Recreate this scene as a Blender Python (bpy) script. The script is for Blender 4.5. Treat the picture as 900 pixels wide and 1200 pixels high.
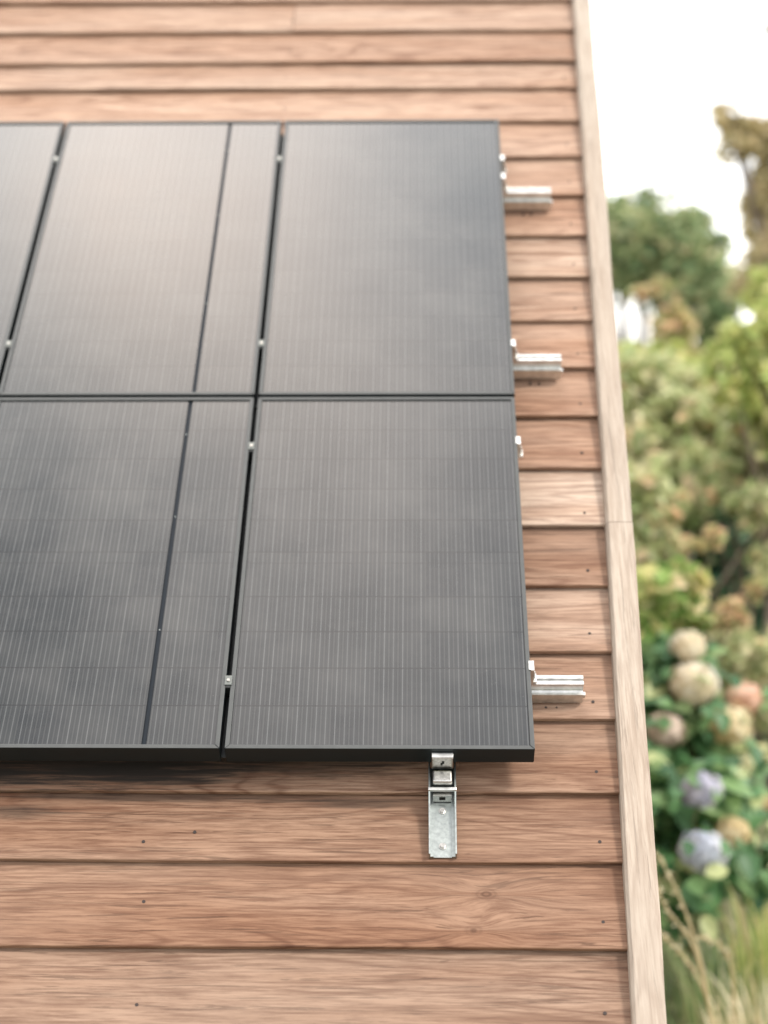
import bpy, bmesh, math, random
import numpy as np
from mathutils import Vector, Matrix
for o in list(bpy.data.objects): bpy.data.objects.remove(o)
sc = bpy.context.scene
C = sc.collection
rng = np.random.default_rng(7)
random.seed(7)

# ---------------------------------------------------------------- camera
SLOPE = math.radians(43.5)              # pitch of the timber roof
ORG = Vector((0, 0, 1.6))               # roof frame origin: under the array's lower right corner
cam = bpy.data.cameras.new('camera'); camo = bpy.data.objects.new('camera', cam); C.objects.link(camo)
cam.sensor_fit = 'VERTICAL'; cam.sensor_height = 36; cam.lens = 57.0
cam.clip_start = 0.05; cam.clip_end = 2000
R = Matrix(((0.99978, 0.0, 0.0210), (0.0210, 0.0693, -0.99738), (-0.0015, 0.9976, 0.0693)))
camo.matrix_world = Matrix.Translation(Vector((-0.2069, -2.9175, 0.7008)) + ORG) @ R.to_4x4()
CAMP = camo.matrix_world.translation.copy()
cam.dof.use_dof = True; cam.dof.focus_distance = 2.85; cam.dof.aperture_fstop = 1.8
sc.camera = camo
sc.render.resolution_x = 768; sc.render.resolution_y = 1024

# ---------------------------------------------------------------- world + sun
SUN_DIR = Vector((0.54, -0.30, 0.79)).normalized()
w = bpy.data.worlds.new('World'); sc.world = w; w.use_nodes = True
nt = w.node_tree; nt.nodes.clear()
def N(nt, t, **k):
    n = nt.nodes.new(t)
    for a, b in k.items(): setattr(n, a, b)
    return n
def link(nt, a, b): nt.links.new(a, b)
sky = N(nt, 'ShaderNodeTexSky', sky_type='NISHITA', sun_disc=False)
sky.sun_elevation = math.asin(SUN_DIR.z); sky.sun_rotation = math.atan2(SUN_DIR.x, SUN_DIR.y)
bg1 = N(nt, 'ShaderNodeBackground'); bg1.inputs[1].default_value = 0.05
link(nt, sky.outputs[0], bg1.inputs[0])
tc = N(nt, 'ShaderNodeTexCoord')
mp = N(nt, 'ShaderNodeMapping'); mp.inputs['Location'].default_value = (3.1, 0.35, 1.4)
noi = N(nt, 'ShaderNodeTexNoise'); noi.inputs['Scale'].default_value = 3.4; noi.inputs['Detail'].default_value = 3; noi.inputs['Roughness'].default_value = 0.45
link(nt, tc.outputs['Generated'], mp.inputs[0]); link(nt, mp.outputs[0], noi.inputs['Vector'])
cr = N(nt, 'ShaderNodeValToRGB')
cr.color_ramp.elements[0].position = 0.34; cr.color_ramp.elements[0].color = (0.50, 0.56, 0.60, 1)
cr.color_ramp.elements[1].position = 0.66; cr.color_ramp.elements[1].color = (1.22, 1.13, 1.06, 1)
link(nt, noi.outputs[0], cr.inputs[0])
def wmath(op, a, b=None, c=None):
    n = N(nt, 'ShaderNodeMath', operation=op)
    for i, x in enumerate((a, b, c)):
        if x is None: continue
        if isinstance(x, (int, float)): n.inputs[i].default_value = x
        else: link(nt, x, n.inputs[i])
    return n.outputs[0]
def lobe(d, sigma):          # soft round cloud patch about a direction
    v = N(nt, 'ShaderNodeVectorMath', operation='DISTANCE'); v.inputs[1].default_value = d; link(nt, tc.outputs['Generated'], v.inputs[0])
    return wmath('EXPONENT', wmath('MULTIPLY', wmath('MULTIPLY', v.outputs['Value'], v.outputs['Value']), -0.5 / sigma ** 2))
sx = N(nt, 'ShaderNodeSeparateXYZ'); link(nt, tc.outputs['Generated'], sx.inputs[0])
up = wmath('MAXIMUM', sx.outputs[2], 0.0)
bright = wmath('MULTIPLY_ADD', wmath('POWER', up, 1.5), -1.20, 1.84)                           # overcast; horizon made brighter than overhead to light the foliage
bright = wmath('ADD', bright, wmath('MULTIPLY', lobe((-0.23, 0.27, 0.935), 0.22), 5.7))    # thin bright cloud
bright = wmath('MULTIPLY', bright, wmath('SUBTRACT', 1.0, wmath('MULTIPLY', lobe((-0.30, -0.09, 0.95), 0.095), 0.85)))   # darker cloud
mix = N(nt, 'ShaderNodeMix', data_type='RGBA'); mix.inputs['A'].default_value = (1.02, 0.99, 0.965, 1)
link(nt, wmath('POWER', up, 0.6), mix.inputs['Factor']); link(nt, cr.outputs[0], mix.inputs['B'])
warm = N(nt, 'ShaderNodeMix', data_type='RGBA', blend_type='MULTIPLY'); warm.inputs['B'].default_value = (1.08, 0.96, 0.86, 1)
link(nt, lobe((-0.20, 0.12, 0.97), 0.16), warm.inputs['Factor']); link(nt, mix.outputs['Result'], warm.inputs['A'])
bg2 = N(nt, 'ShaderNodeBackground'); link(nt, warm.outputs['Result'], bg2.inputs[0]); link(nt, bright, bg2.inputs[1])
add = N(nt, 'ShaderNodeAddShader'); link(nt, bg1.outputs[0], add.inputs[0]); link(nt, bg2.outputs[0], add.inputs[1])
wo = N(nt, 'ShaderNodeOutputWorld'); link(nt, add.outputs[0], wo.inputs[0])
sun = bpy.data.lights.new('sun', 'SUN'); suno = bpy.data.objects.new('sun', sun); C.objects.link(suno)
sun.energy = 2.3; sun.angle = math.radians(12); sun.color = (1, 0.94, 0.86)
suno.rotation_euler = SUN_DIR.to_track_quat('Z', 'Y').to_euler()
sc.view_settings.view_transform = 'Standard'; sc.view_settings.look = 'None'
sc.view_settings.exposure = 0.5; sc.view_settings.gamma = 1.0

# ---------------------------------------------------------------- helpers
ROOF = Matrix.Translation(ORG) @ Matrix.Rotation(SLOPE, 4, 'X')     # roof frame: u right, v up the slope, h outward
def F(px, py, depth):
    """world point seen at a photo position (900x1200) at a given distance along the view axis"""
    c = Vector(((px - 450) / 1900, -(py - 600) / 1900, -1)) * depth
    return CAMP + R @ c
def tag(o, label=None, cat=None, group=None, kind=None):
    if label: o['label'] = label
    if cat: o['category'] = cat
    if group: o['group'] = group
    if kind: o['kind'] = kind
    return o
def empty(name, mat=None, loc=None):
    o = bpy.data.objects.new(name, None); C.objects.link(o); o.empty_display_size = 0.1
    if mat is not None: o.matrix_world = mat
    if loc is not None: o.location = loc
    return o
def mesh(name, verts, faces, mat, parent=None, mtx=None, smooth=False, rnd=None):
    me = bpy.data.meshes.new(name)
    me.from_pydata([tuple(v) for v in verts], [], [tuple(f) for f in faces])
    if mat is not None: me.materials.append(mat)
    if smooth: me.polygons.foreach_set('use_smooth', [True] * len(me.polygons))
    if rnd is not None:
        a = me.attributes.new('rnd', 'FLOAT', 'FACE'); a.data.foreach_set('value', np.asarray(rnd, np.float32))
    me.update()
    o = bpy.data.objects.new(name, me); C.objects.link(o)
    if parent is not None: o.parent = parent
    if mtx is not None: o.matrix_local = mtx
    return o
class MB:
    def __init__(s): s.v = []; s.f = []
    def box(s, x0, x1, y0, y1, z0, z1, ch=0.0):
        if ch <= 0:
            b = len(s.v)
            s.v += [(x0,y0,z0),(x1,y0,z0),(x1,y1,z0),(x0,y1,z0),(x0,y0,z1),(x1,y0,z1),(x1,y1,z1),(x0,y1,z1)]
            s.f += [(b,b+3,b+2,b+1),(b+4,b+5,b+6,b+7),(b,b+1,b+5,b+4),(b+1,b+2,b+6,b+5),(b+2,b+3,b+7,b+6),(b+3,b,b+4,b+7)]
            return
        bm = bmesh.new(); bmesh.ops.create_cube(bm, size=1)
        for v in bm.verts:
            v.co = Vector((x0+(v.co.x+.5)*(x1-x0), y0+(v.co.y+.5)*(y1-y0), z0+(v.co.z+.5)*(z1-z0)))
        bmesh.ops.bevel(bm, geom=list(bm.edges), offset=ch, segments=2, affect='EDGES', profile=.5)
        s.bm(bm); bm.free()
    def bm(s, bm, M=None):
        b = len(s.v); bm.verts.ensure_lookup_table()
        for i, v in enumerate(bm.verts): v.index = i
        s.v += [tuple((M @ v.co) if M else v.co) for v in bm.verts]
        s.f += [tuple(b + v.index for v in f.verts) for f in bm.faces]
    def cyl(s, c, r, h, n=16, axis=(0,0,1), r2=None, hexa=False):
        if hexa: n = 6
        r2 = r if r2 is None else r2
        q = Vector((0,0,1)).rotation_difference(Vector(axis).normalized())
        b = len(s.v); c = Vector(c)
        for i in range(n):
            a = 2*math.pi*i/n; s.v.append(tuple(c + q @ Vector((r*math.cos(a), r*math.sin(a), 0))))
        for i in range(n):
            a = 2*math.pi*i/n; s.v.append(tuple(c + q @ Vector((r2*math.cos(a), r2*math.sin(a), h))))
        s.f.append(tuple(b+n+i for i in range(n))); s.f.append(tuple(b+n-1-i for i in range(n)))
        for i in range(n): s.f.append((b+i, b+(i+1)%n, b+n+(i+1)%n, b+n+i))
    def prism(s, prof, x0, x1):
        """profile [(y,z)] counter-clockwise seen from +x, extruded along x"""
        n = len(prof); b = len(s.v)
        s.v += [(x0, y, z) for y, z in prof] + [(x1, y, z) for y, z in prof]
        s.f.append(tuple(b+n-1-i for i in range(n))); s.f.append(tuple(b+n+i for i in range(n)))
        for i in range(n): s.f.append((b+i, b+(i+1)%n, b+n+(i+1)%n, b+n+i))
    def tube(s, pts, radii, n=7):
        pts = [Vector(p) for p in pts]; b = len(s.v)
        for i, p in enumerate(pts):
            d = (pts[min(i+1, len(pts)-1)] - pts[max(i-1, 0)]).normalized()
            a = d.orthogonal().normalized() if i == 0 else (a - d * a.dot(d)).normalized()
            c = d.cross(a)
            for k in range(n):
                t = 2*math.pi*k/n; s.v.append(tuple(p + (a*math.cos(t) + c*math.sin(t)) * radii[i]))
        for i in range(len(pts)-1):
            for k in range(n):
                s.f.append((b+i*n+k, b+i*n+(k+1)%n, b+(i+1)*n+(k+1)%n, b+(i+1)*n+k))
        s.f.append(tuple(b+n-1-k for k in range(n))); s.f.append(tuple(b+(len(pts)-1)*n+k for k in range(n)))
    def build(s, name, mat, parent=None, mtx=None, smooth=False): return mesh(name, s.v, s.f, mat, parent, mtx, smooth)

# ---------------------------------------------------------------- materials
def newmat(name):
    m = bpy.data.materials.new(name); m.use_nodes = True; t = m.node_tree; t.nodes.clear()
    o = N(t, 'ShaderNodeOutputMaterial'); p = N(t, 'ShaderNodeBsdfPrincipled'); link(t, p.outputs[0], o.inputs[0])
    return m, t, p
def math_(t, op, a, b=None, c=None):
    n = N(t, 'ShaderNodeMath', operation=op)
    for i, x in enumerate((a, b, c)):
        if x is None: continue
        if isinstance(x, (int, float)): n.inputs[i].default_value = x
        else: link(t, x, n.inputs[i])
    return n.outputs[0]
def ramp(t, fac, stops):
    r = N(t, 'ShaderNodeValToRGB'); e = r.color_ramp.elements
    while len(e) < len(stops): e.new(0.5)
    for i, (p, c) in enumerate(stops): e[i].position = p; e[i].color = (*c, 1) if len(c) == 3 else c
    if fac is not None: link(t, fac, r.inputs[0])
    return r.outputs[0]
def mixc(t, f, a, b, mode='MIX'):
    n = N(t, 'ShaderNodeMix', data_type='RGBA', blend_type=mode)
    for k, x in (('Factor', f), ('A', a), ('B', b)):
        if isinstance(x, (int, float)): n.inputs[k].default_value = x
        elif isinstance(x, tuple): n.inputs[k].default_value = (*x, 1)
        else: link(t, x, n.inputs[k])
    return n.outputs['Result']
def noise(t, vec, scale, detail=4, rough=0.55, dist=0.0):
    n = N(t, 'ShaderNodeTexNoise'); n.inputs['Scale'].default_value = scale; n.inputs['Detail'].default_value = detail
    n.inputs['Roughness'].default_value = rough; n.inputs['Distortion'].default_value = dist
    link(t, vec, n.inputs['Vector']); return n.outputs[0]
def wood(name, light, mid, dark, axis='x', knots=(), stain_shade=(), rough=0.72):
    m, t, p = newmat(name)
    tc = N(t, 'ShaderNodeTexCoord'); oi = N(t, 'ShaderNodeObjectInfo')
    off = N(t, 'ShaderNodeVectorMath', operation='SCALE'); off.inputs[0].default_value = (37.0, 11.0, 5.0); link(t, oi.outputs['Random'], off.inputs['Scale'])
    base = tc.outputs['Object']
    # coordinates with along-grain first
    sp = N(t, 'ShaderNodeSeparateXYZ'); link(t, base, sp.inputs[0])
    al, ac = (sp.outputs[0], sp.outputs[1]) if axis == 'x' else (sp.outputs[1], sp.outputs[0])
    for (kx, ky, kr) in knots:          # grain lines bend round each knot
        dx = math_(t, 'MULTIPLY', math_(t, 'SUBTRACT', al, kx), 0.45); dy = math_(t, 'SUBTRACT', ac, ky)
        d2 = math_(t, 'ADD', math_(t, 'MULTIPLY', dx, dx), math_(t, 'MULTIPLY', dy, dy))
        g = math_(t, 'EXPONENT', math_(t, 'MULTIPLY', d2, -1.0 / (kr * kr * 5)))
        ac = math_(t, 'ADD', ac, math_(t, 'MULTIPLY', math_(t, 'MULTIPLY', g, kr * 1.6), math_(t, 'TANH', math_(t, 'MULTIPLY', dy, 3.0 / kr))))
    cb = N(t, 'ShaderNodeCombineXYZ'); link(t, al, cb.inputs[0]); link(t, ac, cb.inputs[1]); link(t, sp.outputs[2], cb.inputs[2])
    va = N(t, 'ShaderNodeVectorMath', operation='ADD'); link(t, cb.outputs[0], va.inputs[0]); link(t, off.outputs[0], va.inputs[1])
    def st(sx, sy):
        mp = N(t, 'ShaderNodeMapping'); mp.inputs['Scale'].default_value = (sx, sy, sy); link(t, va.outputs[0], mp.inputs[0]); return mp.outputs[0]
    broad = noise(t, st(1.3, 11), 1.0, 3, 0.5, 0.5)
    warp = noise(t, st(2.2, 9), 1.0, 2, 0.5)
    # cathedral growth-ring figure
    ring = math_(t, 'SINE', math_(t, 'MULTIPLY', noise(t, st(0.7, 5.5), 1.0, 3, 0.45, 0.25), 150.0))
    ringf = math_(t, 'MULTIPLY_ADD', ring, 0.5, 0.5)
    ringm = ramp(t, noise(t, st(1.1, 7), 1.0, 2, 0.5), [(0.40, (0.1,)*3), (0.62, (0.85,)*3)])
    fine = noise(t, st(11, 210), 1.0, 6, 0.7)
    mids = noise(t, st(5.5, 95), 1.0, 6, 0.68, 0.3)
    crack = noise(t, st(5.0, 130), 1.0, 4, 0.6, 1.2)
    crk = ramp(t, crack, [(0.575, (0,0,0)), (0.635, (1,1,1))])
    col = ramp(t, broad, [(0.32, mid), (0.62, light)])
    col = mixc(t, math_(t, 'MULTIPLY', math_(t, 'MULTIPLY', math_(t, 'POWER', ringf, 5.0), 0.75), ringm), col, dark)
    col = mixc(t, ramp(t, mids, [(0.46, (0,0,0)), (0.66, (0.58,)*3)]), col, dark)
    col = mixc(t, ramp(t, fine, [(0.45, (0.0,)*3), (0.62, (0.6,)*3)]), col, dark)
    col = mixc(t, math_(t, 'MULTIPLY', crk, 0.5 if axis == 'x' else 0.35), col, tuple(c * 0.42 for c in dark))
    # weathering: silver-pale patches, differing from board to board
    wea = ramp(t, noise(t, st(0.8, 5), 1.0, 3, 0.6), [(0.40, (0,0,0)), (0.75, (1,1,1))])
    col = mixc(t, math_(t, 'MULTIPLY', wea, 0.35), col, tuple(min(1, c * 1.15) for c in (light[0]*0.92, light[1]*1.04, light[2]*1.14)))
    col = mixc(t, 1.0, col, oi.outputs['Color'], 'MULTIPLY')
    for (kx, ky, kr) in knots:
        dx = math_(t, 'MULTIPLY', math_(t, 'SUBTRACT', sp.outputs[0] if axis == 'x' else sp.outputs[1], kx), 0.7)
        dy = math_(t, 'SUBTRACT', sp.outputs[1] if axis == 'x' else sp.outputs[0], ky)
        d = math_(t, 'SQRT', math_(t, 'ADD', math_(t, 'MULTIPLY', dx, dx), math_(t, 'MULTIPLY', dy, dy)))
        d = math_(t, 'ADD', d, math_(t, 'MULTIPLY', math_(t, 'SUBTRACT', warp, 0.5), 0.012))
        rr = math_(t, 'MULTIPLY_ADD', math_(t, 'SINE', math_(t, 'MULTIPLY', d, 900.0)), 0.5, 0.5)
        mk = ramp(t, math_(t, 'DIVIDE', d, kr), [(0.0, (0.8,)*3), (0.35, (0.45,)*3), (1.0, (0,0,0))])
        col = mixc(t, math_(t, 'MULTIPLY', math_(t, 'MULTIPLY_ADD', rr, 0.6, 0.4), mk), col, tuple(c * 0.6 for c in dark))
    for (sxp, syp, srx, sry, amt) in stain_shade:   # damp / mould stains, with panel shade painted in on the boards below
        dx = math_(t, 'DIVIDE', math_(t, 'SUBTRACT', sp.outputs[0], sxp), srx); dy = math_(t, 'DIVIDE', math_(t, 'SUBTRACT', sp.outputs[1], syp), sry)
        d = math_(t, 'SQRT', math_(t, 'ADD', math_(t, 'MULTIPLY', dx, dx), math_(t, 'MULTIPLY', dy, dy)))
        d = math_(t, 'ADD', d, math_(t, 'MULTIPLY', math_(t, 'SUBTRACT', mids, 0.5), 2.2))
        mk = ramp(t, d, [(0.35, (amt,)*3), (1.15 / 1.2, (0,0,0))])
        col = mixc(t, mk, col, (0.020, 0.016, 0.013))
    link(t, col, p.inputs['Base Color'])
    p.inputs['Roughness'].default_value = rough; p.inputs['Specular IOR Level'].default_value = 0.22
    bp = N(t, 'ShaderNodeBump'); bp.inputs['Strength'].default_value = 0.35; bp.inputs['Distance'].default_value = 0.0012
    h = math_(t, 'SUBTRACT', math_(t, 'ADD', fine, mids), math_(t, 'MULTIPLY', crk, 0.8)); link(t, h, bp.inputs['Height'])
    link(t, bp.outputs[0], p.inputs['Normal'])
    return m
W_LIGHT, W_MID, W_DARK = (0.362, 0.254, 0.184), (0.282, 0.172, 0.112), (0.108, 0.048, 0.027)
M_board = wood('cedar_board', W_LIGHT, W_MID, W_DARK)
M_knot = wood('cedar_board_knotty', W_LIGHT, W_MID, W_DARK, knots=((-0.0896, 0.106, 0.016), (-0.113, 0.033, 0.013)))
M_stain_shade = wood('cedar_board_stain_shade', W_LIGHT, W_MID, W_DARK, stain_shade=((-0.74, 0.045, 0.24, 0.045, 0.97), (-1.02, 0.040, 0.24, 0.048, 0.97), (-0.80, 0.055, 0.60, 0.060, 0.88), (-0.40, 0.060, 0.20, 0.030, 0.5)))  # mould stain, darkened further with the panels' shade painted in
M_stain_shade2 = wood('cedar_board_streaked', W_LIGHT, W_MID, W_DARK, stain_shade=((-0.93, 0.105, 0.12, 0.022, 0.6), (-0.32, 0.125, 0.13, 0.016, 0.6), (-0.70, 0.138, 0.45, 0.014, 0.65), (-1.05, 0.095, 0.08, 0.025, 0.6)))
M_trim = wood('trim_oak', (0.39, 0.325, 0.262), (0.35, 0.285, 0.225), (0.235, 0.175, 0.13), axis='y')
M_batten = wood('dark_batten', (0.16, 0.09, 0.06), (0.12, 0.065, 0.04), (0.05, 0.03, 0.02))

def metal(name, col, rough, metallic=1.0, nscale=60, var=0.12):
    m, t, p = newmat(name); tc = N(t, 'ShaderNodeTexCoord')
    n = noise(t, tc.outputs['Object'], nscale, 4, 0.6)
    c = ramp(t, n, [(0.3, tuple(x * (1 - var) for x in col)), (0.7, tuple(min(1, x * (1 + var)) for x in col))])
    link(t, c, p.inputs['Base Color']); p.inputs['Metallic'].default_value = metallic
    rr = N(t, 'ShaderNodeMapRange'); rr.inputs[3].default_value = rough * 0.8; rr.inputs[4].default_value = rough * 1.25; link(t, n, rr.inputs[0])
    link(t, rr.outputs[0], p.inputs['Roughness']); return m
M_alu = metal('mill_aluminium', (0.62, 0.62, 0.60), 0.40, var=0.2)
M_galv = metal('galvanised_steel', (0.36, 0.39, 0.375), 0.38, nscale=140, var=0.18)
M_dull = metal('dull_clamp_metal', (0.17, 0.18, 0.17), 0.5)
M_bolt = metal('stainless_bolt', (0.46, 0.45, 0.42), 0.3, nscale=220, var=.25)
M_frame = metal('black_anodised_frame', (0.006, 0.010, 0.011), 0.34, metallic=0.0, nscale=30)
M_frame.node_tree.nodes['Principled BSDF'].inputs['Specular IOR Level'].default_value = 0.18
M_lip_lit = metal('lit_frame_lip', (0.055, 0.058, 0.056), 0.45, metallic=0.0, nscale=40)  # top faces of the black frame, sky sheen put into a lighter grey
M_black = metal('black_plastic', (0.012, 0.014, 0.014), 0.6, metallic=0.0)
M_strip = metal('dark_cover_strip', (0.006, 0.010, 0.015), 0.5, metallic=0.0)
M_strip.node_tree.nodes['Principled BSDF'].inputs['Specular IOR Level'].default_value = 0.2
M_nail = metal('rusty_nail', (0.035, 0.024, 0.02), 0.7, metallic=0.2)

def pv(name, x0, lines, rows, mid_after, rp, y0):
    """monocrystalline cells under textured glass: fine busbar wires along the length, dark gaps between the cell rows"""
    m, t, p = newmat(name); tc = N(t, 'ShaderNodeTexCoord'); sp = N(t, 'ShaderNodeSeparateXYZ'); link(t, tc.outputs['Object'], sp.inputs[0])
    x = math_(t, 'SUBTRACT', sp.outputs[0], x0); y = math_(t, 'SUBTRACT', sp.outputs[1], y0)
    pitch = 0.01725
    fx = math_(t, 'DIVIDE', x, pitch); fr = math_(t, 'ABSOLUTE', math_(t, 'SUBTRACT', math_(t, 'FRACT', fx), 0.5))
    line = math_(t, 'LESS_THAN', fr, 0.055)
    fr2 = math_(t, 'ABSOLUTE', math_(t, 'SUBTRACT', math_(t, 'FRACT', math_(t, 'MULTIPLY', fx, 0.5)), 0.5))
    idx = math_(t, 'FLOOR', fx)
    wn = N(t, 'ShaderNodeTexWhiteNoise', noise_dimensions='1D'); link(t, idx, wn.inputs['W'])
    mid = mid_after * rp
    past = math_(t, 'GREATER_THAN', y, mid)
    inmid = math_(t, 'MULTIPLY', past, math_(t, 'LESS_THAN', y, mid + 0.0277))
    y2 = math_(t, 'SUBTRACT', y, math_(t, 'MULTIPLY', past, 0.0277))
    fy = math_(t, 'DIVIDE', y2, rp); fry = math_(t, 'FRACT', math_(t, 'ADD', fy, 0.5))
    rowgap = math_(t, 'LESS_THAN', math_(t, 'ABSOLUTE', math_(t, 'SUBTRACT', fry, 0.5)), 0.016)
    # per-cell tone: three wires of a column share a cell; neighbouring cells differ a little
    cid = N(t, 'ShaderNodeCombineXYZ'); link(t, math_(t, 'FLOOR', math_(t, 'DIVIDE', fx, 5.0)), cid.inputs[0]); link(t, math_(t, 'FLOOR', fy), cid.inputs[1])
    wc = N(t, 'ShaderNodeTexWhiteNoise', noise_dimensions='2D'); link(t, cid.outputs[0], wc.inputs['Vector'])
    cell = ramp(t, wc.outputs[0], [(0, (0.012, 0.015, 0.017)), (1, (0.020, 0.023, 0.024))])
    # faint dark fingers between the wires
    fing = math_(t, 'LESS_THAN', math_(t, 'ABSOLUTE', math_(t, 'SUBTRACT', math_(t, 'FRACT', math_(t, 'MULTIPLY', fx, 3.0)), 0.5)), 0.12)
    cell = mixc(t, math_(t, 'MULTIPLY', fing, 0.35), cell, (0.006, 0.008, 0.011))
    lv = math_(t, 'MULTIPLY_ADD', wn.outputs[0], 0.30, 0.42)
    col = mixc(t, math_(t, 'MULTIPLY', line, lv), cell, (0.105, 0.108, 0.108))
    half = math_(t, 'LESS_THAN', math_(t, 'ABSOLUTE', math_(t, 'SUBTRACT', math_(t, 'FRACT', math_(t, 'ADD', fx, 0.5)), 0.5)), 0.05)
    col = mixc(t, math_(t, 'MULTIPLY', half, 0.20), col, (0.12, 0.12, 0.115))
    col = mixc(t, math_(t, 'MULTIPLY', rowgap, 0.85), col, (0.008, 0.009, 0.01))
    # dust film and a few scratches
    d1 = noise(t, tc.outputs['Object'], 5.0, 5, 0.6); dust = ramp(t, d1, [(0.35, (0,)*3), (0.75, (0.12,)*3)])
    mp = N(t, 'ShaderNodeMapping'); mp.inputs['Rotation'].default_value = (0, 0, 0.5); mp.inputs['Scale'].default_value = (40, 6, 1); link(t, tc.outputs['Object'], mp.inputs[0])
    d2 = noise(t, mp.outputs[0], 3.0, 3, 0.6); dots = noise(t, tc.outputs['Object'], 140.0, 2, 0.5)
    sp2 = ramp(t, dots, [(0.77, (0,)*3), (0.82, (0.4,)*3)])
    col = mixc(t, dust, col, (0.25, 0.235, 0.215)); col = mixc(t, sp2, col, (0.33, 0.31, 0.29))
    link(t, col, p.inputs['Base Color'])
    p.inputs['Roughness'].default_value = 0.16; p.inputs['IOR'].default_value = 1.64
    rr = N(t, 'ShaderNodeMapRange'); rr.inputs[3].default_value = 0.12; rr.inputs[4].default_value = 0.24; link(t, d1, rr.inputs[0]); link(t, rr.outputs[0], p.inputs['Roughness'])
    return m

def leafmat(name, stops, rough=0.32, trans=0.42):
    m = bpy.data.materials.new(name); m.use_nodes = True; t = m.node_tree; t.nodes.clear()
    o = N(t, 'ShaderNodeOutputMaterial'); p = N(t, 'ShaderNodeBsdfPrincipled'); tr = N(t, 'ShaderNodeBsdfTranslucent'); mx = N(t, 'ShaderNodeMixShader')
    at = N(t, 'ShaderNodeAttribute', attribute_name='rnd'); oi = N(t, 'ShaderNodeObjectInfo')
    f = math_(t, 'FRACT', math_(t, 'ADD', at.outputs['Fac'], oi.outputs['Random']))
    col = ramp(t, at.outputs['Fac'], stops)
    link(t, col, p.inputs['Base Color']); link(t, col, tr.inputs[0]); p.inputs['Roughness'].default_value = rough
    p.inputs['Specular IOR Level'].default_value = 0.4
    mx.inputs[0].default_value = trans; link(t, p.outputs[0], mx.inputs[1]); link(t, tr.outputs[0], mx.inputs[2]); link(t, mx.outputs[0], o.inputs[0])
    return m
def bark(name, a, b):
    m, t, p = newmat(name); tc = N(t, 'ShaderNodeTexCoord'); mp = N(t, 'ShaderNodeMapping'); mp.inputs['Scale'].default_value = (1, 1, 0.2); link(t, tc.outputs['Object'], mp.inputs[0])
    link(t, ramp(t, noise(t, mp.outputs[0], 40, 4, 0.6), [(0.35, a), (0.7, b)]), p.inputs['Base Color']); p.inputs['Roughness'].default_value = 0.85; return m
M_bark = bark('bark', (0.07, 0.05, 0.035), (0.2, 0.15, 0.11))
M_stem = bark('green_stem', (0.10, 0.12, 0.05), (0.2, 0.2, 0.09))

# ---------------------------------------------------------------- ground
m, t, p = newmat('garden_ground'); tc = N(t, 'ShaderNodeTexCoord')
n1 = noise(t, tc.outputs['Object'], 0.7, 5, 0.6); n2 = noise(t, tc.outputs['Object'], 14, 4, 0.6)
g = ramp(t, n1, [(0.35, (0.05, 0.085, 0.025)), (0.52, (0.10, 0.13, 0.045)), (0.68, (0.19, 0.16, 0.09))])
link(t, mixc(t, math_(t, 'MULTIPLY', n2, 0.7), g, (0.10, 0.085, 0.05)), p.inputs['Base Color']); p.inputs['Roughness'].default_value = 0.9
gv, gf = [], []
xs = [-150,-80,-40,-15,-6,-3,0,1,2,3,4,5,6,8,12,20,40,80,150]; ys = [-60,-45,-30,-10,-5,-2,0,1,2,3,4,5,6,7,8,9,10,12,15,20,30,60,100,150]
for y in ys:
    for x in xs: gv.append((x, y, 0.0 if abs(x) > 30 or y > 25 else 0.03 * math.sin(x * 1.7) * math.sin(y * 1.3)))
for j in range(len(ys)-1):
    for i in range(len(xs)-1):
        b = j*len(xs)+i; gf.append((b, b+1, b+len(xs)+1, b+len(xs)))
tag(mesh('ground', gv, gf, m, smooth=True), kind='structure')

# ---------------------------------------------------------------- timber roof
shed = empty('timber_shed', ROOF)
tag(shed, 'garden shed with sloping roof clad in reddish horizontal timber boards', 'shed')
LIPS = [3.36, 3.20, 3.03, 2.867, 2.7021, 2.5362, 2.3735, 2.2413, 2.0798, 1.9165, 1.7516, 1.5860, 1.4259, 1.2675, 1.1043, 0.9453, 0.7855, 0.6213, 0.4567, 0.2923, 0.1339, -0.0285, -0.1704, -0.3353, -0.4891, -0.650, -0.812, -0.975, -1.14]
TI = [(-1.3, 0.1060), (0.609, 0.1795), (3.6, 0.2740)]
def trim_in(v):
    for (a, ua), (b, ub) in zip(TI, TI[1:]):
        if v <= b: return ua + (ub-ua)*(v-a)/(b-a)
    return ub
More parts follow.
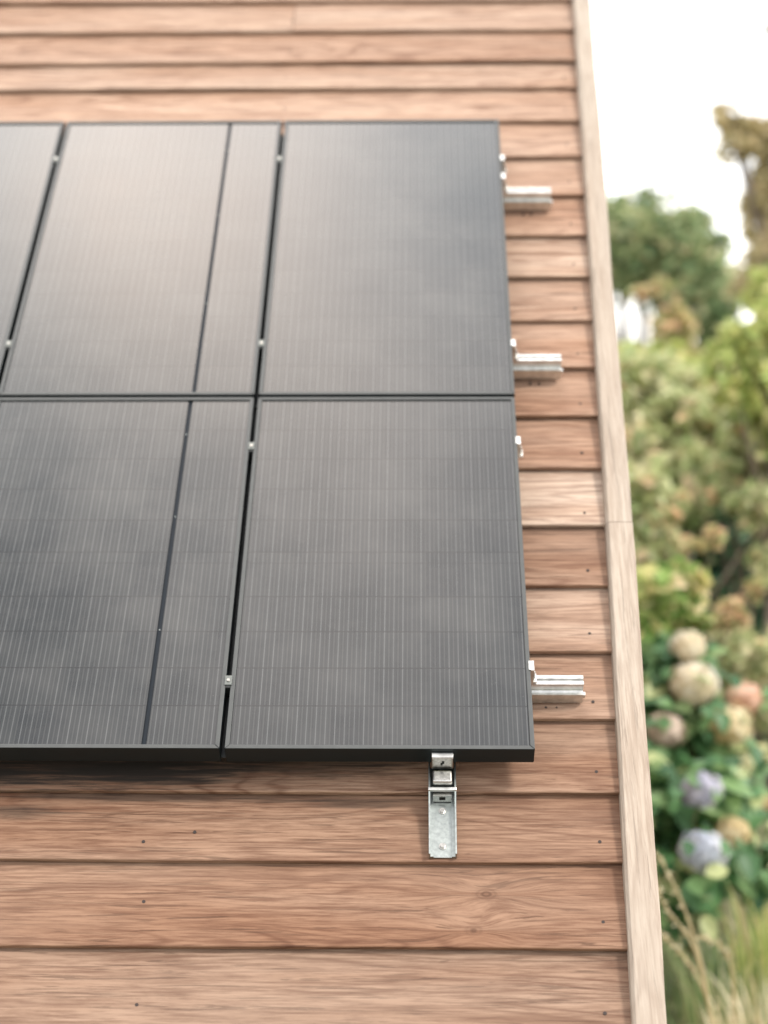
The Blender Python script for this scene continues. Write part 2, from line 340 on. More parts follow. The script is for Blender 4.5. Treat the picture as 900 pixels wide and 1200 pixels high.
# own tone of each board, plus sheen and haze painted in upslope: (lightness, redness)
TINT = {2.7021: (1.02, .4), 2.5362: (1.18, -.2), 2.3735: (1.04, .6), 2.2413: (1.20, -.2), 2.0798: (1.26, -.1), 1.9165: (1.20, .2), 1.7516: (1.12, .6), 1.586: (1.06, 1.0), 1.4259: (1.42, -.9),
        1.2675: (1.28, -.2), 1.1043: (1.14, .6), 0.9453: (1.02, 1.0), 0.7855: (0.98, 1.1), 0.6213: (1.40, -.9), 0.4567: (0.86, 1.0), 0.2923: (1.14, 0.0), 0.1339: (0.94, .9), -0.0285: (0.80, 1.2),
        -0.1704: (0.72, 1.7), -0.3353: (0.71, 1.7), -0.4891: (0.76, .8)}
def nailhole(mb, x, y, z):
    mb.cyl((x, y, z - 0.004), 0.0032, 0.0048, n=8)
def board(v0, v1, ul, ur0, ur1, mat, seed):
    """one lapped board: its lower lip proud, its upper edge tucked under the next board; the right end follows the trim"""
    r = random.Random(seed); L = v1 - v0 + 0.012
    n = 26; verts = []; faces = []
    lip = 0.0200; th = 0.0150
    ph = [r.uniform(0, 6.28) for _ in range(4)]
    for i in range(n + 1):
        s = i / n
        wob = 0.0009 * math.sin(s * 9 + ph[0]) + 0.0006 * math.sin(s * 23 + ph[1]); wh = 0.0008 * math.sin(s * 7 + ph[2])
        ys = [0.013, 0.013, 0.0 + wob, 0.0 + wob, 0.0012 + wob, 0.003 + wob, L * 0.5, L, L, L * 0.5]
        zs = [lip - th, lip - 0.0088, lip - 0.0088, lip - 0.0018, lip - 0.0004, lip, lip - 0.0075, lip - 0.0152, lip - 0.0152 - th + 0.006, lip - 0.0080 - th]
        for j in range(10):
            ue = ur0 + (ur1 - ur0) * ys[j] / L
            verts.append((ul + (ue - ul) * s, ys[j], zs[j] + wh))
    for i in range(n):
        for j in range(10):
            a = i*10+j; b = i*10+(j+1) % 10; faces.append((a, b, b+10, a+10)[::-1])
    faces.append(tuple(range(10))); faces.append(tuple(n*10+j for j in reversed(range(10))))
    return verts, faces
UL = -3.4
nail_spots = {}
for u, v in [(.2221,2.5886),(.1976,2.4258),(.1967,2.2915),(.1897,2.138),(.1843,1.9759),(.1806,1.8108),(.1737,1.6333),(.1699,1.4755),(.1632,1.3104),(.1587,1.1514),(.1533,.9846),(.1468,.8329),(.14,.6554),(.136,.4988),(.1279,.3368),(.1227,.1734),(.1175,.0174),(.1127,-.1283),(.1067,-.2837),(.0969,-.4474),
             (-.5711,2.5981),(-.5698,2.4343),(-.5745,2.2993),(-.571,2.1531),(-.6925,-.1322),(-.6037,-.111),(-.6792,-.2479),(-.6686,-.4378)]:
    nail_spots.setdefault(sum(1 for l in LIPS if l > v), []).append((u, v))
for k in range(1, len(LIPS)):
    v0, v1 = LIPS[k], LIPS[k-1]
    mt = M_board
    if abs(v0 + 0.3353) < 1e-3: mt = M_knot
    if abs(v0 + 0.0285) < 1e-3: mt = M_stain_shade
    if abs(v0 + 0.1704) < 1e-3: mt = M_stain_shade2
    segs = [(UL, None)]
    if abs(v0 - 2.5362) < 1e-3: segs = [(UL, -0.5690), (-0.5672, None)]
    elif k % 5 == 2: segs = [(UL, -1.93), (-1.928, None)]
    for a, b in segs:
        r0 = (trim_in(v0) + 0.006) if b is None else b; r1 = (trim_in(v1) + 0.006) if b is None else b
        vs, fs = board(v0, v1, a, r0, r1, mt, k * 7 + (b is None))
        bo = mesh('cladding_board', vs, fs, mt, shed, Matrix.Translation((0, v0, 0)))
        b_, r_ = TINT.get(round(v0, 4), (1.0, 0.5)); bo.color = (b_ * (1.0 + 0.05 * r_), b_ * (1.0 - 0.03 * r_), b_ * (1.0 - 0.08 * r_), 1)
        for u, v in nail_spots.get(k, []):
            if a < u < r0:
                nh = MB(); y = v - v0; L = v1 - v0 + .012
                nailhole(nh, u, y, 0.0200 - 0.0152 * y / L + 0.0004)
                nh.build('nail', M_nail, bo)
# trim boards along the verge (two lengths, butt joint)
def trim_piece(va, vb, ia, ib, oa, ob):
    n = 24; vs = []; fs = []; r = random.Random(int(va * 100))
    for i in range(n + 1):
        s = i / n; v = va + (vb - va) * s; iu = ia + (ib - ia) * s; ou = oa + (ob - oa) * s
        ou += 0.0009 * math.sin(s * 17 + va) + 0.0006 * math.sin(s * 41); iu += 0.0004 * math.sin(s * 31)
        y = v - va
        prof = [(iu, 0.0), (iu, 0.034), (iu + 0.005, 0.0405), (iu + 0.0065, 0.041), (ou - 0.003, 0.041), (ou - 0.0006, 0.0395), (ou, 0.037), (ou, -0.09), (ou - 0.022, -0.09), (ou - 0.022, 0.0)]
        vs += [(a, y, h) for a, h in prof]
    m_ = 10
    for i in range(n):
        for j in range(m_):
            a = i*m_+j; b = i*m_+(j+1) % m_; fs.append((a, b, b+m_, a+m_))
    fs.append(tuple(range(m_))[::-1]); fs.append(tuple(n*m_+j for j in range(m_)))
    return mesh('verge_trim_board', vs, fs, M_trim, shed, Matrix.Translation((0, va, 0)))
trim_piece(-1.18, 0.6085, 0.1106, 0.1795, 0.1660, 0.2342)
trim_piece(0.6100, 3.52, 0.1795, 0.2715, 0.2332, 0.3200)
# battens behind the boards, gable wall below the verge, front wall, ridge and far slope
bt = MB()
for va, vb in ((-1.14, 0.6), (0.6, 3.5)):
    b = len(bt.v); bt.v += [(u, v, h) for h in (-0.045, -0.018) for (u, v) in ((UL, va), (trim_in(va) + 0.012, va), (trim_in(vb) + 0.012, vb), (UL, vb))]
    bt.f += [(b,b+3,b+2,b+1),(b+4,b+5,b+6,b+7),(b,b+1,b+5,b+4),(b+1,b+2,b+6,b+5),(b+2,b+3,b+7,b+6),(b+3,b,b+4,b+7)]
bt.build('roof_deck', M_batten, shed)
IR = ROOF.inverted()
def wpt(x, y, z): return IR @ Vector((x, y, z))
xg = 0.07
def slope_z(y): return 1.6 + y * math.tan(SLOPE) - 0.10
y0 = -1.12 * math.cos(SLOPE) + 0.06; yr = 3.4 * math.cos(SLOPE)
k = 0; yy = y0
while yy < yr * 2 - y0 - 0.01:
    y1 = min(yy + 0.14, yr * 2 - y0)
    def top(y): return slope_z(y) if y < yr else slope_z(2 * yr - y)
    pv_ = []
    for x in (xg, xg + 0.018):
        for (y, z) in ((yy, 0.02), (y1 - 0.006, 0.02), (y1 - 0.006, top(y1 - 0.006)), (yy, top(yy))):
            pv_.append(wpt(x, y, z))
    mesh('gable_board', pv_, [(0,3,2,1),(4,5,6,7),(0,1,5,4),(1,2,6,5),(2,3,7,6),(3,0,4,7)], M_trim, shed)
    yy = y1; k += 1
fw = [wpt(x, y, z) for y in (y0, y0 + 0.02) for (x, z) in ((UL, 0.02), (xg, 0.02), (xg, slope_z(y0)), (UL, slope_z(y0)))]
mesh('front_wall', fw, [(0,1,2,3),(4,7,6,5),(0,4,5,1),(1,5,6,2),(2,6,7,3),(3,7,4,0)], M_trim, shed)
zr = 1.6 + 3.42 * math.sin(SLOPE); yb = 2 * 3.42 * math.cos(SLOPE)
bs = [wpt(x, y, z) for (y, z) in ((3.46*math.cos(SLOPE), zr + 0.02), (yb + 0.8, 1.6 - 0.8 * math.tan(SLOPE))) for x in (UL, 0.30)] + [wpt(x, y, z) for (y, z) in ((3.46*math.cos(SLOPE), zr - 0.01), (yb + 0.8, 1.57 - 0.8 * math.tan(SLOPE))) for x in (UL, 0.30)]
mesh('rear_roof', bs, [(0,1,3,2),(4,6,7,5),(0,4,5,1),(1,5,7,3),(3,7,6,2),(2,6,4,0)], M_batten, shed)

# ---------------------------------------------------------------- solar panels
HT = 0.114; FD = 0.042
pm_low = pv('pv_cells_lower', 0.0135, 30, 10, 5, 0.0857, 0.0090)
pm_up = pv('pv_cells_upper', 0.0135, 30, 12, 6, 0.0828, 0.0110)
def frame_mesh(w_, h_):
    mb = MB(); L = 0.0082; c = 0.0008
    def bar(pts):   # mitred bar: outer edge and inner edge polygons
        (ax, ay), (bx, by), (cx_, cy_), (dx, dy) = pts
        b = len(mb.v)
        for z in (0.0, -FD):
            for x, y in pts: mb.v.append((x, y, z))
        mb.f += [(b, b+1, b+2, b+3), (b+7, b+6, b+5, b+4), (b, b+4, b+5, b+1), (b+1, b+5, b+6, b+2), (b+2, b+6, b+7, b+3), (b+3, b+7, b+4, b)]
    g = 0.0003
    bar([(g, 0), (w_-g, 0), (w_-L-g, L), (L+g, L)]); bar([(w_, g), (w_, h_-g), (w_-L, h_-L-g), (w_-L, L+g)])
    bar([(w_-g, h_), (g, h_), (L+g, h_-L), (w_-L-g, h_-L)]); bar([(0, h_-g), (0, g), (L, L+g), (L, h_-L-g)])
    return mb
def panel(u0, v0, w_, h_, mat, label, strip=None, dh=0.0):
    root = empty('solar_panel', ROOF @ Matrix.Translation((u0, v0, HT + dh)))
    tag(root, label, 'solar panel', 'black solar panels mounted on the timber roof')
    fo = frame_mesh(w_, h_).build('frame', M_frame, root)
    fo.data.materials.append(M_lip_lit)
    for q_ in range(4): fo.data.polygons[q_ * 6].material_index = 1
    bv = fo.modifiers.new('bevel', 'BEVEL'); bv.width = 0.0009; bv.segments = 2; bv.limit_method = 'ANGLE'
    L = 0.0085; zt, zb = -0.0032, -0.0072
    def pane(x0, x1):
        mb = MB(); mb.box(x0, x1, L, h_ - L, zb, zt); mb.build('cell_pane', mat, root)
    if strip is None: pane(L, w_ - L)
    else:
        pane(L, strip - 0.0046); pane(strip + 0.0046, w_ - L)
        mb = MB(); mb.box(strip - 0.0044, strip + 0.0044, L, h_ - L, -0.012, -0.0062); so = mb.build('dividing_strip', M_strip, root)
        for yy_ in (0.30, 0.62, 0.88): sb = MB(); sb.cyl((strip, h_ * yy_, -0.0062), 0.0013, 0.0012, n=8); sb.build('strip_screw', M_galv, so)
    bk = MB(); bk.box(0.01, w_ - 0.01, 0.01, h_ - 0.01, -0.016, -0.0125); bk.build('backsheet', M_black, root)
    jb = MB(); jb.box(w_/2 - 0.05, w_/2 + 0.05, h_ - 0.14, h_ - 0.07, -0.035, -0.0165, 0.003); jb.build('junction_box', M_black, root)
    return root
HL, VU, HU = 0.9057, 0.9143, 1.0312
panel(-0.5510, 0.0, 0.5510, HL, pm_low, 'lower right black solar panel, its black bottom edge above the metal bracket')
panel(-1.1165, 0.0, 0.5560, HL, pm_low, 'lower left black solar panel with a dark dividing strip near its right side', strip=0.4200)
panel(-1.6815, 0.0, 0.5555, HL, pm_low, 'solar panel mostly out of frame beyond the lower left corner of the array')
panel(-0.5510, VU, 0.5520, HU, pm_up, 'upper right black solar panel beside the two upper rail ends')
panel(-1.1165, VU, 0.5560, HU, pm_up, 'upper middle solar panel reflecting bright cloud, dark strip near its right side', strip=0.4240)
panel(-1.6815, VU, 0.5555, HU, pm_up, 'upper left solar panel cut off by the left edge of the picture')
# black strips added behind the joints to stand for their deep shade
for (ua, ub, va, vb, lb) in [(-1.66, -0.004, 0.9040, 0.9160, 'thin black strip added as shade in the horizontal joint between the two panel rows'),
                             (-0.5640, -0.5475, 0.004, 1.93, 'thin black strip added as shade in the vertical gap left of the right hand panels'),
                             (-1.1290, -1.1135, 0.004, 1.93, 'thin black strip added as shade in the vertical gap near the left picture edge')]:
    g = empty('joint_shade_strip', ROOF @ Matrix.Translation((0, 0, HT)))
    tag(g, lb, 'joint profile', 'added shade strips behind the panel joints')
    z = -0.0300 if ub > -0.01 else -0.0345
    mb = MB(); mb.box(ua, ub, va, vb, z - 0.003, z); mb.build('shade_bar', M_black, g)

# ---------------------------------------------------------------- rails
def rail(vc, uend, label, h_top=0.0715, ul=-2.1):
    root = empty('mounting_rail', ROOF @ Matrix.Translation((uend, vc, 0)))
    tag(root, label, 'mounting rail', 'aluminium rails carrying the solar panels')
    z = h_top
    prof = [(-0.0150, 0.0215), (0.0150, 0.0215), (0.0150, z-0.024), (0.0105, z-0.024), (0.0105, z), (0.0030, z), (0.0030, z-0.007), (-0.0028, z-0.007), (-0.0028, z), (-0.0105, z),
            (-0.0105, z-0.0045), (-0.0085, z-0.006), (-0.0085, z-0.0215), (-0.0125, z-0.023), (-0.0178, z-0.023), (-0.0178, z-0.0265), (-0.0165, z-0.0285)]
    prof = [(a, b) for a, b in prof] + [(-0.0165, 0.0215)]
    prof = prof[1:]; 
    mb = MB(); mb.prism(prof, ul - uend, 0.0)
    ro = mb.build('rail_profile', M_alu, root)
    for xx, rr_ in ((-0.072, 0.0026), (-0.052, 0.0020)):
        fb = MB(); fb.cyl((uend * 0 + xx + 0.004, -0.0245, 0.012), rr_, 0.006, hexa=True); fb.build('fixing_screw', M_nail, root)
    lug = MB(); lug.box(-0.001, 0.0045, -0.0165, -0.0085, 0.036, 0.046, 0.001); lug.build('end_lug', M_alu, root)
    return root
rail(1.6990, 0.1250, 'top protruding aluminium rail end beside the upper right panel')
rail(1.0780, 0.1135, 'middle protruding aluminium rail end near the joint of the panel rows')
rail(0.1840, 0.1015, 'lowest protruding aluminium rail end beside the bottom right panel')
rail(1.7850, -0.006, 'hidden rail under the top of the upper panels with one clamp at its end')
rail(0.7660, -0.006, 'hidden rail under the lower panels just below their upper edge')

# clamps
def mid_clamp(u, v, label, sub=None):
    root = empty('mid_clamp', ROOF @ Matrix.Translation((u, v, HT)))
    tag(root, label, 'panel clamp', 'small clamps in the gaps between the panels')
    mb = MB(); mb.box(-0.0066, 0.0066, -0.0100, 0.0110, 0.0004, 0.0024, 0.0005); mb.build('clamp_plate', M_dull, root)
    mb = MB(); mb.box(-0.0042, 0.0042, -0.0150, 0.0105, -0.0290, 0.0004); mb.build('clamp_body', M_black, root)
    mb = MB(); mb.cyl((0, 0, 0.0024), 0.0032, 0.0018, hexa=True); mb.build('bolt', M_bolt, root)
mid_clamp(-1.1212, 1.7770, 'small clamp near the top of the left panel gap')
mid_clamp(-1.1212, 1.0780, 'small clamp low in the upper left panel gap at the picture edge')
mid_clamp(-0.5557, 1.7740, 'small clamp near the top of the right panel gap')
mid_clamp(-0.5557, 1.0780, 'small clamp in the right panel gap just above the row joint')
mid_clamp(-0.5557, 0.7560, 'small clamp in the right panel gap just below the row joint')
mid_clamp(-0.5557, 0.1480, 'small clamp near the bottom of the right panel gap')
def end_clamp(u, v, label):
    root = empty('end_clamp', ROOF @ Matrix.Translation((u, v, HT)))
    tag(root, label, 'end clamp', 'bright clamps along the right edge of the array')
    mb = MB(); mb.prism([(-0.011, -0.042), (0.011, -0.042), (0.011, 0.0015), (-0.011, 0.0015)], 0.0, 0.0065)
    mb.box(-0.0035, 0.0002, -0.010, 0.010, 0.0006, 0.0022); mb.box(0.0, 0.013, -0.010, 0.010, -0.040, -0.036)
    mb.build('clamp_bracket', M_alu, root)
    mb = MB(); mb.cyl((0.0085, 0.0, -0.036), 0.0038, 0.006, hexa=True); mb.cyl((0.0085, 0.0, -0.03), 0.0020, 0.012, n=8); mb.build('bolt', M_bolt, root)
end_clamp(0.0026, 1.7760, 'end clamp above the topmost rail on the right edge of the array')
end_clamp(0.0026, 1.6990, 'end clamp sitting on the top protruding rail')
end_clamp(0.0026, 1.0780, 'end clamp sitting on the middle protruding rail')
end_clamp(0.0006, 0.7720, 'end clamp without visible rail beside the upper part of the lower right panel')
end_clamp(0.0006, 0.1840, 'end clamp sitting on the lowest protruding rail')

# bottom mounting bracket
br = empty('mounting_bracket', ROOF @ Matrix.Translation((-0.1637, -0.165, 0.0)))
tag(br, 'galvanised channel bracket screwed to the boards under the lower panel edge', 'bracket')
mb = MB(); w2 = 0.0245
mb.prism([(0.0, 0.0205), (0.185, 0.0205), (0.185, 0.0228), (0.0, 0.0228)], -w2, w2)
for s in (-1, 1):
    a, b = sorted((s * w2, s * (w2 - 0.0028)))
    mb.prism([(0.0, 0.0228), (0.185, 0.0228), (0.185, 0.053), (0.118, 0.053), (0.100, 0.040), (0.0, 0.036)], a, b)
    a, b = sorted((s * (w2 - 0.0028), s * (w2 - 0.0085)))
    mb.prism([(0.0, 0.0228), (0.125, 0.0228), (0.125, 0.0262), (0.0, 0.0262)], a, b)
mb.build('channel', M_galv, br)
for y in (0.022, 0.094):
    mb = MB(); mb.cyl((0, y, 0.0228), 0.0068, 0.0012, n=20); mb.cyl((0, y, 0.0240), 0.0046, 0.0035, hexa=True); mb.build('screw', M_bolt, br)
mb = MB(); mb.box(-w2 - 0.001, w2 + 0.001, 0.117, 0.1235, 0.050, 0.0565, 0.0012); mb.build('cross_bar', M_alu, br)
# slotted nut block below the cross bar: front face with a dark square hole
mb = MB()
z0, z1 = 0.0255, 0.0455
mb.box(-0.0165, -0.0055, 0.112, 0.122, z0, z1); mb.box(0.0055, 0.0165, 0.112, 0.122, z0, z1)
mb.box(-0.0055, 0.0055, 0.112, 0.122, z0, z0 + 0.005); mb.box(-0.0055, 0.0055, 0.112, 0.122, z1 - 0.005, z1); mb.box(-0.016, 0.016, 0.122, 0.126, z0, z1)
nb = mb.build('nut_block', M_bolt, br)
mb = MB(); mb.box(-0.0055, 0.0055, 0.1180, 0.1218, z0 + 0.005, z1 - 0.005); mb.build('dark_hole', M_black, nb)
# rounded silver block above the bar and the hooked clamp over the frame
mb = MB(); mb.box(-0.0172, 0.0172, 0.1255, 0.150, 0.0575, 0.0700, 0.0030); mb.build('sliding_block', M_bolt, br)
mb = MB()
mb.box(-0.0190, 0.0190, 0.1535, 0.1600, 0.0680, 0.1020, 0.0012); cp = mb.build('clamp_plate', M_bolt, br)
mb = MB(); mb.box(-0.0190, 0.0190, 0.1545, 0.1640, 0.1020, 0.1040, 0.0006); mb.build('clamp_lip', M_alu, br)
mb = MB()
for a, b, c, d in ((-0.0035, 0.0005, 0.0800, 0.0870), (-0.001, 0.0035, 0.0845, 0.0920)): mb.box(a, b, 0.1528, 0.1540, c, d)
mb.build('slot_hole', M_black, cp)

# ---------------------------------------------------------------- vegetation helpers
def leaves(centers, normals, size, aspect=0.5, fold=0.25, jitter=0.65, seed=1, droop=0.0):
    """folded leaf blades: two quads (four triangles) each"""
    g = np.random.default_rng(seed); n = len(centers)
    nrm = normals + g.normal(0, jitter, (n, 3)); nrm /= np.linalg.norm(nrm, axis=1)[:, None] + 1e-9
    t = g.normal(0, 1, (n, 3)); t[:, 2] -= droop; t -= nrm * (t * nrm).sum(1)[:, None]; t /= np.linalg.norm(t, axis=1)[:, None] + 1e-9
    b = np.cross(nrm, t); s = size * g.uniform(0.6, 1.35, n); L = s[:, None]; W = (s * aspect * 0.5)[:, None]
    P = np.asarray(centers)
    base = P - t * L * .5; tip = P + t * L * .5 - nrm * L * 0.12; mid = P - nrm * 0.0
    l = P + b * W + nrm * W * fold * 2 - t * L * .05; r = P - b * W + nrm * W * fold * 2 - t * L * .05
    V = np.stack([base, r, tip, l], 1).reshape(-1, 3)
    i = np.arange(n) * 4
    Fc = np.stack([np.stack([i, i+1, i+2], 1), np.stack([i, i+2, i+3], 1)], 1).reshape(-1, 3)
    rnd = np.repeat(g.random(n), 2)
    return V, Fc, rnd
def fast_mesh(name, V, Fc, rnd, mat, parent=None):
    me = bpy.data.meshes.new(name); n = len(Fc)
    me.vertices.add(len(V)); me.vertices.foreach_set('co', np.asarray(V, np.float32).ravel())
    me.loops.add(n * 3); me.loops.foreach_set('vertex_index', np.asarray(Fc, np.int32).ravel())
    me.polygons.add(n); me.polygons.foreach_set('loop_start', np.arange(n, dtype=np.int32) * 3); me.polygons.foreach_set('loop_total', np.full(n, 3, np.int32))
    me.update(calc_edges=True); me.validate()
    a = me.attributes.new('rnd', 'FLOAT', 'FACE'); a.data.foreach_set('value', np.asarray(rnd, np.float32))
    me.materials.append(mat); o = bpy.data.objects.new(name, me); C.objects.link(o)
    if parent is not None: o.parent = parent
    return o
def clumps(ells, n, seed, sub=14, shell=0.55, spread=0.30):
    """points in ellipsoids, gathered in many small twig clumps; normals outward and up"""
    g = np.random.default_rng(seed); vol = np.array([e[3]*e[4]*e[5] for e in ells]) ** 0.8; vol /= vol.sum()
    Pc, Nc = [], []
    for e, f in zip(ells, vol):
        k = max(6, int(n * f)); nc = max(4, k // sub)
        d = g.normal(0, 1, (nc, 3)); d /= np.linalg.norm(d, axis=1)[:, None]
        rad = (shell + (1 - shell) * g.random(nc) ** 0.7) * g.uniform(0.8, 1.12, nc)
        cc = d * rad[:, None]
        idx = g.integers(0, nc, k)
        p = cc[idx] + g.normal(0, spread * 0.5, (k, 3))
        Pc.append(p * np.array(e[3:6]) + np.array(e[:3])); nn = d[idx] * 0.8 + np.array([0, 0, 0.55]); Nc.append(nn)
    return np.concatenate(Pc), np.concatenate(Nc)
def plant(name, label, cat, base, ells, n, size, mat, seed, aspect=0.5, trunk=0.05, sub=14, shell=0.5, spread=0.3, group=None, part='crown', trunkname='trunk', barkm=None, limbs=7):
    root = empty(name, loc=base); tag(root, label, cat, group)
    e2 = [(e[0]-base[0], e[1]-base[1], e[2]-base[2], e[3], e[4], e[5]) for e in ells]
    P, Nn = clumps(e2, n, seed, sub, shell, spread)
    ok = P[:, 2] + base[2] > 0.03; P, Nn = P[ok], Nn[ok]
    V, Fc, rnd = leaves(P, Nn, size, aspect, seed=seed)
    o = fast_mesh(part, V, Fc, rnd, mat, root); o['kind'] = 'stuff'
    g = random.Random(seed); mb = MB()
    c = Vector((sum(e[0] for e in e2)/len(e2), sum(e[1] for e in e2)/len(e2), sum(e[2] for e in e2)/len(e2)))
    fork = Vector((c.x*0.4, c.y*0.4, max(0.15, c.z*0.5)))
    mb.tube([(0,0,-0.05), fork*0.5 + Vector((0.02, 0, 0)), fork], [trunk*1.2, trunk, trunk*.8], 8)
    for i in range(limbs):
        e = e2[i % len(e2)]
        tgt = Vector((e[0] + g.uniform(-.6,.6)*e[3], e[1] + g.uniform(-.6,.6)*e[4], e[2] + g.uniform(-.2,.75)*e[5]))
        m1 = fork.lerp(tgt, 0.5) + Vector((g.uniform(-.1,.1), g.uniform(-.1,.1), g.uniform(-.05,.1))) * (tgt-fork).length
        mb.tube([fork, m1, tgt], [trunk*.55, trunk*.32, trunk*.1], 6)
    mb.build(trunkname, barkm or M_bark, root, smooth=True)
    return root
def E(px, py, d, rx, ry, rd=None):
    """ellipsoid about a photo position at a distance, radii in photo pixels at that distance"""
    q = F(px, py, d); k = d / 1900
    return (q.x, q.y, q.z, rx*k, (rd if rd else (rx+ry)/2)*k, ry*k)

L_dark = leafmat('leaf_mid_green', [(0, (0.12, 0.20, 0.09)), (0.45, (0.26, 0.36, 0.16)), (0.75, (0.46, 0.50, 0.26)), (1, (0.82, 0.70, 0.44))])
L_olive = leafmat('leaf_golden_olive', [(0, (0.36, 0.33, 0.16)), (0.5, (0.64, 0.56, 0.32)), (1, (0.86, 0.72, 0.48))], trans=0.65)
L_yel = leafmat('leaf_yellow_green', [(0, (0.22, 0.32, 0.08)), (0.4, (0.48, 0.56, 0.18)), (0.8, (0.64, 0.62, 0.24)), (1, (0.84, 0.76, 0.44))])
L_lime = leafmat('leaf_lime_cream', [(0, (0.14, 0.30, 0.08)), (0.35, (0.32, 0.46, 0.14)), (0.6, (0.62, 0.64, 0.26)), (0.85, (0.84, 0.76, 0.40)), (1, (0.85, 0.66, 0.42))])
L_grey = leafmat('leaf_sage_green', [(0, (0.24, 0.33, 0.13)), (0.4, (0.52, 0.57, 0.27)), (0.75, (0.72, 0.71, 0.42)), (0.93, (0.80, 0.70, 0.46)), (1, (0.84, 0.52, 0.32))])
L_ora = leafmat('leaf_orange_mixed', [(0, (0.20, 0.28, 0.10)), (0.35, (0.56, 0.55, 0.26)), (0.7, (0.80, 0.60, 0.36)), (1, (0.85, 0.54, 0.38))])
L_shade = leafmat('leaf_deep_shade', [(0, (0.02, 0.06, 0.035)), (0.6, (0.06, 0.14, 0.07)), (0.9, (0.10, 0.20, 0.08)), (1, (0.30, 0.36, 0.14))])  # very dark greens: shade between the shrubs put into the leaf colour
L_hyd = leafmat('leaf_hydrangea', [(0, (0.045, 0.12, 0.05)), (0.45, (0.12, 0.26, 0.10)), (0.8, (0.30, 0.44, 0.19)), (1, (0.62, 0.62, 0.30))], rough=0.42)
L_straw = leafmat('grass_straw', [(0, (0.34, 0.30, 0.15)), (0.5, (0.62, 0.52, 0.31)), (1, (0.86, 0.78, 0.56))])
L_grass = leafmat('grass_green', [(0, (0.09, 0.17, 0.05)), (0.6, (0.24, 0.34, 0.12)), (1, (0.66, 0.60, 0.34))])

def gp(px, d):
    q = F(px, 600, d); return Vector((q.x, q.y, 0))
# far trees
plant('broadleaf_tree', 'rounded dark green tree behind the timber shed against the white sky', 'tree', gp(735, 17),
      [E(725, 295, 17, 60, 52), E(790, 310, 17, 58, 60), E(760, 275, 17, 55, 42), E(835, 350, 16.5, 32, 60), E(690, 285, 17.5, 55, 50), E(845, 395, 16.5, 25, 28), E(728, 243, 17, 14, 14), E(758, 236, 17, 12, 16), E(812, 258, 17, 22, 16), E(845, 292, 16.8, 14, 20), E(705, 262, 17, 16, 14), E(778, 268, 17, 10, 12), E(650, 300, 17.5, 60, 50)], 15000, 0.13, L_dark, 11, trunk=0.14, shell=0.3, spread=0.34)
tw = empty('shoot_cluster', loc=F(770, 250, 17)); tag(tw, 'thin upright shoots rising above the dark green tree crown', 'shoots')
o0 = F(770, 250, 17); tips = []
for (ax, ay, bx, by) in ((765, 250, 768, 210), (788, 258, 789, 228), (836, 290, 836, 256), (742, 250, 741, 226)):
    a = F(ax, ay, 17) - o0; b = F(bx, by, 17) - o0; mb = MB(); mb.tube([a, a.lerp(b, .5) + Vector((.02, 0, 0)), b], [.012, .009, .005], 5); mb.build('shoot', M_stem, tw); tips.append(b)
Pn = np.concatenate([np.array(t_)[None] + rng.normal(0, (0.045, 0.045, 0.05), (26, 3)) for t_ in tips])
V, Fc, rnd = leaves(Pn, np.tile([0, 0, 1.0], (len(Pn), 1)), 0.07, 0.5, seed=5); lo = fast_mesh('shoot_leaves', V, Fc, rnd, L_dark, tw); lo['kind'] = 'stuff'
plant('tall_birch_tree', 'tall sparse tree with olive and tan leaves at the right edge of the picture', 'tree', gp(985, 13),
      [E(885, 165, 13, 42, 30), E(846, 128, 13, 16, 9), E(870, 150, 13, 34, 16), E(856, 140, 13, 26, 16), E(878, 170, 13, 22, 16), E(905, 35, 13, 15, 10), E(912, 85, 13, 14, 12), E(960, 60, 13, 50, 60), E(890, 240, 13, 22, 50), E(915, 300, 13, 48, 48), E(895, 335, 13, 38, 30), E(960, 200, 13, 60, 80), E(990, 330, 13, 70, 70)], 15000, 0.085, L_olive, 23, trunk=0.10, shell=0.25, spread=0.3, limbs=14)
# middle distance
plant('golden_shrub', 'bright yellow green shrub at the right edge below the tall tree', 'shrub', gp(915, 8.5),
      [E(880, 440, 8.5, 48, 44), E(905, 385, 8.5, 42, 38), E(850, 420, 8.6, 28, 26), E(930, 480, 8.6, 60, 60), E(860, 400, 8.6, 24, 26)], 2600, 0.085, L_yel, 31, trunk=0.03, shell=0.3)
plant('russet_shrub', 'small russet orange shrub in front of the dark round tree', 'shrub', gp(790, 11),
      [E(790, 385, 11, 26, 34), E(762, 340, 11, 22, 13), E(812, 430, 11, 30, 30)], 900, 0.10, L_ora, 37, trunk=0.02, shell=0.3)
plant('pale_shrub', 'large pale grey green shrub close beside the timber verge', 'shrub', gp(765, 9.5),
      [E(745, 448, 9.5, 48, 42), E(790, 480, 9.4, 52, 48), E(745, 540, 9.3, 50, 60), E(800, 560, 9.3, 50, 48), E(850, 520, 9.4, 46, 46), E(700, 500, 9.5, 60, 80), E(730, 620, 9.2, 50, 50)], 6500, 0.10, L_grey, 41, trunk=0.035, shell=0.3)
plant('grey_shrub', 'grey green shrub with tan and orange leaves in the middle of the garden', 'shrub', gp(880, 8.8),
      [E(885, 515, 8.8, 46, 36), E(860, 560, 8.8, 44, 34), E(905, 575, 8.8, 38, 38), E(760, 620, 8.4, 34, 40), E(920, 640, 8.8, 40, 34)], 2600, 0.095, L_grey, 43, trunk=0.03, shell=0.3)
